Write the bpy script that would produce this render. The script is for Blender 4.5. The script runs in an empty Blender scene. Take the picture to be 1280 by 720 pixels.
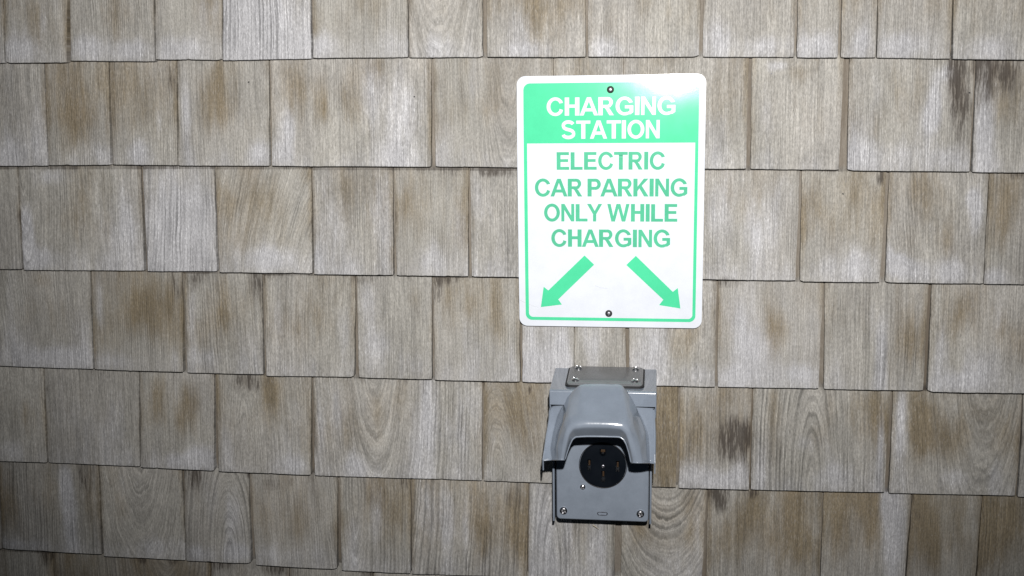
import bpy, bmesh, math, random
from mathutils import Vector, Matrix, noise
from mathutils.geometry import tessellate_polygon

random.seed(7)
scene = bpy.context.scene
COL = scene.collection

# ------------------------------------------------------------------ camera
cam_d = bpy.data.cameras.new('camera')
cam_d.sensor_width = 36.0
cam_d.lens = 39.375
cam_d.clip_start = 0.01
cam_d.clip_end = 500.0
cam = bpy.data.objects.new('camera', cam_d)
COL.objects.link(cam)
CAM = Vector((0.066056, -1.550365, 1.554911))
rot = Matrix(((0.991603, -0.010816, 0.128869), (0.128581, 0.189021, -0.973518), (-0.01383, 0.981913, 0.188824)))
cam.matrix_world = Matrix.Translation(CAM) @ rot.to_4x4()
scene.camera = cam

# ------------------------------------------------------------------ sky and exposure
world = bpy.data.worlds.new('World')
scene.world = world
world.use_nodes = True
wn = world.node_tree
bg = wn.nodes['Background']
sky = wn.nodes.new('ShaderNodeTexSky')
sky.sky_type = 'NISHITA'
sky.sun_disc = False
sky.sun_elevation = math.radians(38)
sky.sun_rotation = math.radians(20)
wn.links.new(sky.outputs[0], bg.inputs[0])
bg.inputs[1].default_value = 0.05
scene.view_settings.view_transform = 'Standard'
scene.view_settings.look = 'None'
scene.view_settings.gamma = 1.0
scene.view_settings.use_curve_mapping = False
scene.view_settings.exposure = -2.6
scene.cycles.max_bounces = 6

# ------------------------------------------------------------------ the camera's flash (the photograph is flash lit: hard
# shadows just below every edge, pitch black hollows, its glare on the sign)
fl = bpy.data.lights.new('camera_flash', 'SPOT')
fl.energy = 905.0
fl.color = (1.0, 0.975, 0.95)
fl.shadow_soft_size = 0.014
fl.spot_size = math.radians(86)
fl.spot_blend = 1.0
flo = bpy.data.objects.new('camera_flash', fl)
COL.objects.link(flo)
flo.location = (CAM.x + 0.040, CAM.y + 0.01, CAM.z + 0.195)
aim = Vector((-0.07, 0.0, 1.67))
flo.rotation_euler = (aim - flo.location).to_track_quat('-Z', 'Y').to_euler()

# ------------------------------------------------------------------ node helpers
class NT:
    def __init__(s, name):
        s.m = bpy.data.materials.new(name)
        s.m.use_nodes = True
        s.t = s.m.node_tree
        s.b = s.t.nodes['Principled BSDF']
    def n(s, typ, **kw):
        nd = s.t.nodes.new(typ)
        for k, v in kw.items():
            setattr(nd, k, v)
        return nd
    def put(s, sock, v):
        if isinstance(v, bpy.types.NodeSocket):
            s.t.links.new(v, sock)
        else:
            sock.default_value = v
    def math(s, op, a, b=0.0, c=0.0, clamp=False):
        nd = s.n('ShaderNodeMath', operation=op)
        nd.use_clamp = clamp
        s.put(nd.inputs[0], a); s.put(nd.inputs[1], b); s.put(nd.inputs[2], c)
        return nd.outputs[0]
    def step(s, v, lo, hi, a=0.0, b=1.0):
        nd = s.n('ShaderNodeMapRange', interpolation_type='SMOOTHSTEP')
        s.put(nd.inputs[0], v); s.put(nd.inputs[1], lo); s.put(nd.inputs[2], hi)
        s.put(nd.inputs[3], a); s.put(nd.inputs[4], b)
        return nd.outputs[0]
    def xyz(s, x, y, z):
        nd = s.n('ShaderNodeCombineXYZ')
        s.put(nd.inputs[0], x); s.put(nd.inputs[1], y); s.put(nd.inputs[2], z)
        return nd.outputs[0]
    def noise(s, vec, scale=1.0, detail=2.0, rough=0.5, dist=0.0):
        nd = s.n('ShaderNodeTexNoise')
        s.put(nd.inputs['Vector'], vec); nd.inputs['Scale'].default_value = scale
        nd.inputs['Detail'].default_value = detail; nd.inputs['Roughness'].default_value = rough
        nd.inputs['Distortion'].default_value = dist
        return nd.outputs[0]
    def mix(s, f, a, b, blend='MIX'):
        nd = s.n('ShaderNodeMix', data_type='RGBA', blend_type=blend)
        s.put(nd.inputs[0], f); s.put(nd.inputs[6], a); s.put(nd.inputs[7], b)
        return nd.outputs[2]
    def attr(s, name, typ='OBJECT'):
        nd = s.n('ShaderNodeAttribute', attribute_type=typ, attribute_name=name)
        return nd
    def bump(s, h, dist, strength=1.0, normal=None):
        nd = s.n('ShaderNodeBump')
        nd.inputs['Strength'].default_value = strength
        nd.inputs['Distance'].default_value = dist
        s.put(nd.inputs['Height'], h)
        if normal is not None: s.put(nd.inputs['Normal'], normal)
        return nd.outputs[0]

def c4(r, g, b): return (r, g, b, 1.0)

# ------------------------------------------------------------------ weathered cedar
def cedar():
    m = NT('weathered_cedar')
    tc = m.n('ShaderNodeTexCoord').outputs['Object']
    sep = m.n('ShaderNodeSeparateXYZ'); m.put(sep.inputs[0], tc)
    X, Y, Z = sep.outputs
    rnd = m.n('ShaderNodeObjectInfo').outputs['Random']
    off = m.math('MULTIPLY', rnd, 60.0)
    ga = m.n('ShaderNodeSeparateXYZ'); m.put(ga.inputs[0], m.attr('ring_centre').outputs['Vector'])
    gb = m.n('ShaderNodeSeparateXYZ'); m.put(gb.inputs[0], m.attr('grain').outputs['Vector'])
    tn = m.n('ShaderNodeSeparateXYZ'); m.put(tn.inputs[0], m.attr('tone').outputs['Vector'])
    wr = m.n('ShaderNodeSeparateColor'); m.put(wr.inputs[0], m.attr('wear_shade', 'GEOMETRY').outputs['Color'])
    W_dark, W_brown, W_pale = wr.outputs
    Vrel = m.math('DIVIDE', Z, 0.15)
    Xo = m.math('ADD', X, off)
    def nz(sx, sz, d=2.0, r=0.5, ox=0.0):
        return m.noise(m.xyz(m.math('MULTIPLY', Xo, sx), m.math('ADD', off, ox), m.math('MULTIPLY', Z, sz)), 1.0, d, r)
    # growth rings cut by the face of the shingle
    w1 = m.math('SUBTRACT', nz(9, 4, 2), 0.5)
    w2 = m.math('SUBTRACT', nz(45, 14, 2, .5, 3.1), 0.5)
    dx = m.math('SUBTRACT', X, ga.outputs[0])
    dx = m.math('ADD', dx, m.math('MULTIPLY', w1, gb.outputs[2]))
    dx = m.math('ADD', dx, m.math('MULTIPLY', w2, m.math('MULTIPLY', gb.outputs[2], 0.4)))
    dz = m.math('MULTIPLY', m.math('SUBTRACT', Z, ga.outputs[1]), ga.outputs[2])
    dz = m.math('ADD', dz, m.math('MULTIPLY', w2, 0.003))
    r = m.math('SQRT', m.math('ADD', m.math('MULTIPLY', dx, dx), m.math('MULTIPLY', dz, dz)))
    r = m.math('ADD', r, m.math('MULTIPLY', m.math('SUBTRACT', nz(150, 34, 3, .6, 41.0), 0.5), m.math('MULTIPLY', gb.outputs[2], 0.26)))
    ro = m.math('ADD', r, off)
    def nr(sx, sz, d=2.0, rg=0.5, ox=0.0):
        return m.noise(m.xyz(m.math('MULTIPLY', ro, sx), m.math('ADD', off, ox), m.math('MULTIPLY', Z, sz)), 1.0, d, rg)
    ph = m.math('MULTIPLY', r, gb.outputs[0])
    ph = m.math('ADD', ph, m.math('MULTIPLY', nr(60, 1.2, 2, .6, 9.0), 3.4))
    fr = m.math('FRACT', ph)
    ring = m.math('MULTIPLY', m.step(fr, 0.15, 0.72), m.step(fr, 0.80, 1.0, 1.0, 0.0))
    ringamp = m.math('MULTIPLY', gb.outputs[1], m.math('MULTIPLY', m.step(nz(20, 9, 2, .6, 21.0), 0.3, 0.66, 0.2, 1.0), m.step(nr(150, 3, 1, .5, 25.0), 0.3, 0.7, 0.35, 1.1)))
    # fibres, streaks, blotches
    fib = nr(1000, 24, 3, .65, 5.0)
    fib2 = nr(300, 7, 4, .65, 7.0)
    streak = nr(55, 7, 4, .68, 11.0)
    blot = nz(17, 8, 3, .6, 13.0)
    blot2 = nz(10, 5, 2, .5, 17.0)
    fleck = m.step(nz(750, 150, 2, .6, 19.0), 0.56, 0.70)
    grit = nz(620, 230, 3, .7, 43.0)
    cloud = nz(26, 13, 4, .65, 47.0)
    pit = m.step(nz(800, 110, 2, .6, 23.0), 0.24, 0.34, 1.0, 0.0)
    # brown heartwood showing through the grey
    bm = m.math('ADD', m.math('MULTIPLY', W_brown, m.step(nr(42, 5, 3, .6, 51.0), 0.3, 0.7, 0.55, 1.05)), tn.outputs[0])
    bm = m.math('ADD', bm, m.math('MULTIPLY', m.math('SUBTRACT', blot, 0.5), 1.7))
    bm = m.math('ADD', bm, m.math('MULTIPLY', m.math('SUBTRACT', streak, 0.5), 1.2))
    bm = m.math('ADD', bm, m.step(Vrel, 0.0, 0.55, -0.34, 0.08))
    bmask = m.step(bm, 0.0, 1.15)
    base = m.mix(bmask, c4(0.343, 0.329, 0.305), c4(0.224, 0.184, 0.128))
    # hue drift between warm grey and olive grey
    base = m.mix(m.step(blot2, 0.35, 0.65, 0.0, 0.35), base, m.mix(1.0, base, c4(0.96, 0.97, 0.92), 'MULTIPLY'))
    # silvery weathering towards the butts and where the sun and rain bite
    pm = m.math('ADD', m.math('MULTIPLY', W_pale, 1.0), tn.outputs[1])
    pm = m.math('ADD', pm, m.math('MULTIPLY', m.math('SUBTRACT', nz(40, 9, 4, .65, 29.0), 0.5), 1.5))
    pm = m.math('ADD', pm, m.step(Vrel, 0.0, 0.30, 0.38, -0.04))
    pmask = m.step(pm, 0.08, 1.15)
    base = m.mix(m.math('MULTIPLY', pmask, 0.85), base, c4(0.455, 0.455, 0.475))
    # white flecks on raised fibres
    base = m.mix(m.math('MULTIPLY', fleck, m.math('ADD', 0.14, m.math('MULTIPLY', pmask, 0.55))), base, c4(0.70, 0.70, 0.71))
    # fibre tone
    f1 = m.step(fib, 0.25, 0.75, 0.76, 1.20)
    f2 = m.math('MULTIPLY', m.step(fib2, 0.25, 0.75, 0.86, 1.12), m.math('MULTIPLY', m.step(grit, 0.25, 0.75, 0.76, 1.24), m.step(cloud, 0.25, 0.75, 0.86, 1.10)))
    f3 = m.step(streak, 0.25, 0.75, 1.05, 0.94)
    tone = m.math('MULTIPLY', m.math('MULTIPLY', f1, f2), m.math('MULTIPLY', f3, tn.outputs[2]))
    tone = m.math('MULTIPLY', tone, m.math('SUBTRACT', 1.0, m.math('MULTIPLY', pit, 0.30)))
    tone = m.math('MULTIPLY', tone, m.math('SUBTRACT', 1.08, m.math('MULTIPLY', m.math('MULTIPLY', ring, ringamp), 0.46)))
    mul = m.n('ShaderNodeCombineXYZ')
    for i in range(3): m.put(mul.inputs[i], tone)
    base = m.mix(1.0, base, mul.outputs[0], 'MULTIPLY')
    # black tannin streaks, with painted shade in deep gaps and under the butts
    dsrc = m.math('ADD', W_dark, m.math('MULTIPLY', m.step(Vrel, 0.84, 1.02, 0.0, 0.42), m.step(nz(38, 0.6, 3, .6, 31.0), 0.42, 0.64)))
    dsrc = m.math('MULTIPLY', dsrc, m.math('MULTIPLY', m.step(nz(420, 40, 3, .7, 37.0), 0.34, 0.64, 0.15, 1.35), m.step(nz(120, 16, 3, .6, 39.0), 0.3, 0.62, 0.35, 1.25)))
    dsrc = m.math('ADD', dsrc, m.step(Vrel, 0.984, 0.997, 0.0, 0.50))  # painted shadow line just under the butt above
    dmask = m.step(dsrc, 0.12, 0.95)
    soft = m.math('MULTIPLY', m.step(W_dark, 0.05, 1.3), m.step(nz(60, 18, 3, .6, 61.0), 0.3, 0.65, 0.5, 1.0))
    base = m.mix(m.math('MULTIPLY', soft, 0.62), base, c4(0.085, 0.065, 0.047))
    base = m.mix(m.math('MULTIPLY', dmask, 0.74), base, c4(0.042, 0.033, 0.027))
    # sheltered wood under the course above has kept its tan colour
    base = m.mix(m.step(Vrel, 1.0, 1.06, 0.0, 0.55), base, c4(0.20, 0.165, 0.125))
    m.put(m.b.inputs['Base Color'], base)
    m.b.inputs['Roughness'].default_value = 0.78
    m.b.inputs['Specular IOR Level'].default_value = 0.28
    h = m.math('ADD', m.math('MULTIPLY', fib, 0.5), m.math('MULTIPLY', fib2, 0.6))
    h = m.math('ADD', h, m.math('MULTIPLY', m.math('MULTIPLY', ring, ringamp), -0.8))
    h = m.math('SUBTRACT', h, m.math('MULTIPLY', pit, 0.3))
    m.put(m.b.inputs['Normal'], m.bump(h, 0.0007, 0.9))
    return m.m
M_CEDAR = cedar()

def paint(name, col, rough, coat=0.0, spec=0.5, mottle=0.0, bumpd=0.0, bscale=400, metal=0.0):
    m = NT(name)
    tc = m.n('ShaderNodeTexCoord').outputs['Object']
    n1 = m.noise(tc, 35, 4, .6)
    n2 = m.noise(tc, 900, 2, .6)
    f = m.math('MULTIPLY', m.step(n1, .3, .7, 1 - mottle, 1 + mottle), m.step(n2, .3, .7, 1 - mottle * .6, 1 + mottle * .6))
    cb = m.xyz(m.math('MULTIPLY', f, col[0]), m.math('MULTIPLY', f, col[1]), m.math('MULTIPLY', f, col[2]))
    m.put(m.b.inputs['Base Color'], cb)
    m.put(m.b.inputs['Roughness'], m.step(n1, .3, .7, rough * .88, rough * 1.12))
    m.b.inputs['Metallic'].default_value = metal
    m.b.inputs['Specular IOR Level'].default_value = spec
    m.b.inputs['Coat Weight'].default_value = coat
    m.b.inputs['Coat Roughness'].default_value = 0.08
    if bumpd:
        m.put(m.b.inputs['Normal'], m.bump(m.noise(tc, bscale, 2, .5), bumpd))
    return m.m

def sheen(*a, **k):
    m = paint(*a, **k)
    b = m.node_tree.nodes['Principled BSDF']
    b.inputs['Coat Weight'].default_value = 0.12
    b.inputs['Coat Roughness'].default_value = 0.24
    return m
M_GREY = paint('grey_enamel', (0.232, 0.270, 0.328), 0.20, coat=1.0, mottle=0.06, bumpd=0.00006, bscale=260)
M_PLATE = paint('grey_enamel_plate', (0.222, 0.258, 0.312), 0.40, coat=0.10, mottle=0.06, bumpd=0.00005, bscale=500)
M_LID = paint('grey_glossy_plate', (0.16, 0.165, 0.175), 0.25, coat=0.5, mottle=0.05, bumpd=0.00003, bscale=120)
M_STEEL = paint('zinc_steel', (0.62, 0.62, 0.64), 0.24, metal=1.0, mottle=0.06)
M_SCUFF = paint('scuffed_sheeting', (0.55, 0.57, 0.60), 0.5)
M_DULLSTEEL = paint('dull_steel', (0.30, 0.30, 0.33), 0.38, metal=1.0, mottle=0.1)
M_DARKSTEEL = paint('dark_steel', (0.05, 0.05, 0.055), 0.35, metal=0.4)
M_RUBBER = paint('black_gasket', (0.012, 0.012, 0.014), 0.6)
M_BAKELITE = paint('black_receptacle_plastic', (0.0035, 0.0055, 0.009), 0.33, spec=0.25, mottle=0.1, bumpd=0.00004)
M_VOID = paint('slot_shadow_plastic', (0.006, 0.006, 0.006), 0.7)
M_BRASS = paint('brass_contact', (0.05, 0.026, 0.010), 0.5, metal=0.3)
M_WHITE = sheen('white_reflective_sheeting', (0.725, 0.76, 0.825), 0.10, spec=0.14, mottle=0.03, bumpd=0.00002, bscale=700)
M_GREEN = sheen('green_sign_ink', (0.085, 0.66, 0.345), 0.10, spec=0.14, mottle=0.035, bumpd=0.00002, bscale=700)
M_GREEN_TXT = sheen('green_letter_ink', (0.100, 0.50, 0.30), 0.12, spec=0.22, mottle=0.05, bumpd=0.00002, bscale=700)
M_WHITE_TXT = sheen('white_letter_ink', (0.76, 0.785, 0.82), 0.10, spec=0.14, mottle=0.02)
M_ALU = paint('sign_aluminium', (0.7, 0.7, 0.7), 0.4, metal=1.0)
M_FELT = paint('building_paper', (0.05, 0.045, 0.04), 0.9, mottle=0.2)
M_SPL = paint('pale_splinter_wood', (0.55, 0.47, 0.34), 0.6)
M_ASPH = paint('asphalt', (0.05, 0.05, 0.05), 0.9, mottle=0.2, bumpd=0.003, bscale=90)

# ------------------------------------------------------------------ object helpers
def obj(name, bm, mat, parent=None, loc=None, smooth=False):
    me = bpy.data.meshes.new(name)
    bmesh.ops.recalc_face_normals(bm, faces=bm.faces[:])
    bm.to_mesh(me); bm.free()
    me.materials.append(mat)
    if smooth:
        for p in me.polygons: p.use_smooth = True
    o = bpy.data.objects.new(name, me)
    COL.objects.link(o)
    if loc is not None: o.location = loc
    if parent is not None: o.parent = parent
    return o
def empty(name, label, cat, loc=(0, 0, 0)):
    o = bpy.data.objects.new(name, None); COL.objects.link(o)
    o.location = loc; o['label'] = label; o['category'] = cat
    o.empty_display_size = 0.05
    return o
def quad_box(bm, x0, x1, y0, y1, z0, z1, bev=0.0):
    r = bmesh.ops.create_cube(bm, size=1.0)
    vs = r['verts']
    for v in vs:
        v.co = Vector((x0 + (v.co.x + .5) * (x1 - x0), y0 + (v.co.y + .5) * (y1 - y0), z0 + (v.co.z + .5) * (z1 - z0)))
    if bev:
        es = list({e for v in vs for e in v.link_edges})
        bmesh.ops.bevel(bm, geom=es, offset=bev, segments=2, affect='EDGES', profile=0.6)
def autosmooth(o, ang=35):
    for p in o.data.polygons: p.use_smooth = True
    o.data.set_sharp_from_angle(angle=math.radians(ang))

# ------------------------------------------------------------------ ground
bm = bmesh.new()
bmesh.ops.create_grid(bm, x_segments=4, y_segments=4, size=150)
g = obj('ground', bm, M_ASPH); g['kind'] = 'structure'

# ------------------------------------------------------------------ the shingled wall
# course, x and z of the butt's left and right ends (mm), lean of the left and right edges (percent)
SHINGLES = [
 (0,-987.3,1578.9,-869.8,1578.3,5.94,3.39),(0,-867.7,1578.3,-774.3,1577.7,2.68,6.33),(0,-768.5,1579.9,-642.5,1577.2,4.35,2.83),(0,-640.2,1579.9,-543.6,1577.6,3.36,4.09),
 (0,-541.5,1577.4,-414.0,1577.1,3.51,0.88),(0,-410.8,1578.4,-277.1,1577.1,1.36,0.45),(0,-274.9,1576.9,-173.4,1575.8,1.16,0.12),(0,-166.4,1576.0,-33.3,1574.1,-1.11,-0.68),
 (0,-29.0,1574.1,116.9,1571.8,-1.71,2.28),(0,122.6,1571.6,240.4,1569.6,-0.18,1.17),(0,244.2,1569.1,296.4,1568.1,-0.83,0.77),(0,300.9,1568.2,344.0,1567.4,-1.18,-0.47),
 (0,346.1,1567.0,436.9,1564.5,-1.18,0.11),(0,441.0,1564.1,548.5,1561.4,-2.08,-1.38),(1,-963.1,1430.3,-817.9,1430.7,3.37,1.34),(1,-816.7,1431.0,-721.9,1431.4,1.82,3.32),
 (1,-717.8,1431.8,-619.8,1430.6,1.95,3.1),(1,-617.4,1430.3,-483.1,1429.2,2.69,2.44),(1,-477.9,1429.3,-248.9,1427.3,0.58,1.58),(1,-242.1,1427.5,-78.4,1425.5,-1.26,0.21),
 (1,-77.2,1425.5,17.3,1424.5,0.05,-0.53),(1,18.9,1424.5,181.8,1423.1,-0.91,1.12),(1,188.2,1423.0,304.0,1421.3,-0.56,1.43),(1,315.0,1420.6,470.5,1418.7,-1.31,0.42),
 (1,473.9,1418.1,568.8,1416.7,-0.39,-0.54),(2,-995.4,1275.3,-873.8,1277.1,4.54,0.45),(2,-871.7,1275.2,-682.6,1276.4,0.56,1.03),(2,-676.8,1275.7,-571.6,1276.0,-0.89,1.61),
 (2,-566.2,1275.0,-427.7,1274.9,-0.74,1.92),(2,-424.3,1273.6,-308.1,1273.3,1.01,1.32),(2,-302.6,1273.0,-199.9,1273.1,-1.11,1.23),(2,-194.2,1272.5,-71.8,1272.1,-1.25,-0.65),
 (2,-67.3,1272.1,26.3,1271.9,-1.41,-0.74),(2,30.7,1272.0,120.7,1271.7,-2.22,-0.82),(2,123.4,1271.8,251.6,1271.0,-0.84,2.21),(2,258.5,1269.8,363.4,1269.8,-0.6,2.46),
 (2,371.0,1269.8,496.9,1269.0,0.05,0.27),(2,498.2,1269.0,599.7,1268.4,0.33,-0.1),(3,-994.3,1127.3,-775.6,1124.7,0.38,1.75),(3,-772.9,1124.4,-633.3,1123.6,1.33,3.11),
 (3,-626.7,1122.5,-509.4,1122.2,-0.01,1.57),(3,-504.5,1120.2,-371.6,1121.3,0.0,3.31),(3,-364.4,1120.8,-256.3,1120.8,-0.44,1.03),(3,-251.6,1119.7,-127.9,1120.1,-0.91,-0.23),
 (3,-123.9,1119.7,-50.7,1119.9,-0.26,-0.03),(3,-49.5,1119.9,23.2,1118.7,-0.04,-1.08),(3,28.1,1118.3,147.2,1118.1,-1.48,-0.01),(3,151.0,1118.2,288.1,1119.3,-1.04,2.14),
 (3,295.6,1118.6,427.6,1120.0,-1.22,1.5),(3,433.8,1118.4,610.8,1120.0,-0.09,0.03),(4,-1049.7,973.9,-864.8,974.2,-1.01,1.77),(4,-862.4,973.8,-713.6,973.1,1.43,3.29),
 (4,-710.8,971.9,-595.3,970.7,2.37,3.83),(4,-587.8,969.6,-444.6,968.8,0.21,3.29),(4,-438.2,967.7,-186.5,968.3,0.57,1.21),(4,-183.4,968.0,-22.6,968.5,0.63,-1.11),
 (4,-18.0,968.1,95.3,968.1,-1.15,1.3),(4,99.2,967.9,197.7,968.5,0.2,0.89),(4,200.5,968.0,383.1,971.6,0.48,3.57),(4,389.8,970.1,557.8,972.1,0.73,1.94),
 (4,562.0,970.5,663.4,971.4,0.25,-0.27),(5,-1083.9,827.1,-954.7,828.7,0.16,1.63),(5,-953.3,828.7,-788.5,826.6,1.62,1.29),(5,-784.1,824.1,-652.0,822.7,-0.23,0.22),
 (5,-650.4,821.5,-546.3,822.5,1.92,0.44),(5,-538.4,820.7,-410.5,820.0,-3.1,2.65),(5,-403.2,818.4,-297.7,818.1,-0.09,2.13),(5,-295.1,817.0,-122.1,819.4,1.62,2.29),
 (5,-119.2,818.9,7.9,818.0,1.62,0.99),(5,17.3,818.4,134.2,819.0,0.92,3.1),(5,140.5,819.3,299.5,819.6,0.33,0.9),(5,301.7,819.7,416.9,819.3,0.88,3.54),
 (5,419.0,819.4,512.6,819.2,3.53,2.61),(5,514.8,819.3,622.8,818.7,2.59,0.21),(6,-1022.2,669.0,-876.3,673.0,2.21,0.04),(6,-874.9,673.0,-622.8,676.3,0.92,4.63),
 (6,-617.6,676.6,-494.5,676.9,2.29,3.17),(6,-490.6,677.1,-361.1,676.5,1.77,2.15),(6,-356.0,676.8,-194.6,676.9,0.29,0.91),(6,-190.9,677.2,-73.0,674.9,-0.01,0.01),
 (6,-69.4,675.1,70.0,675.7,-0.02,1.46),(6,73.5,675.9,221.4,674.5,0.6,1.85),(6,226.0,674.8,346.7,674.6,1.01,2.41),(6,351.2,674.9,491.7,676.0,1.59,2.07),
 (6,496.1,676.3,644.0,678.0,0.47,2.41)]
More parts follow.
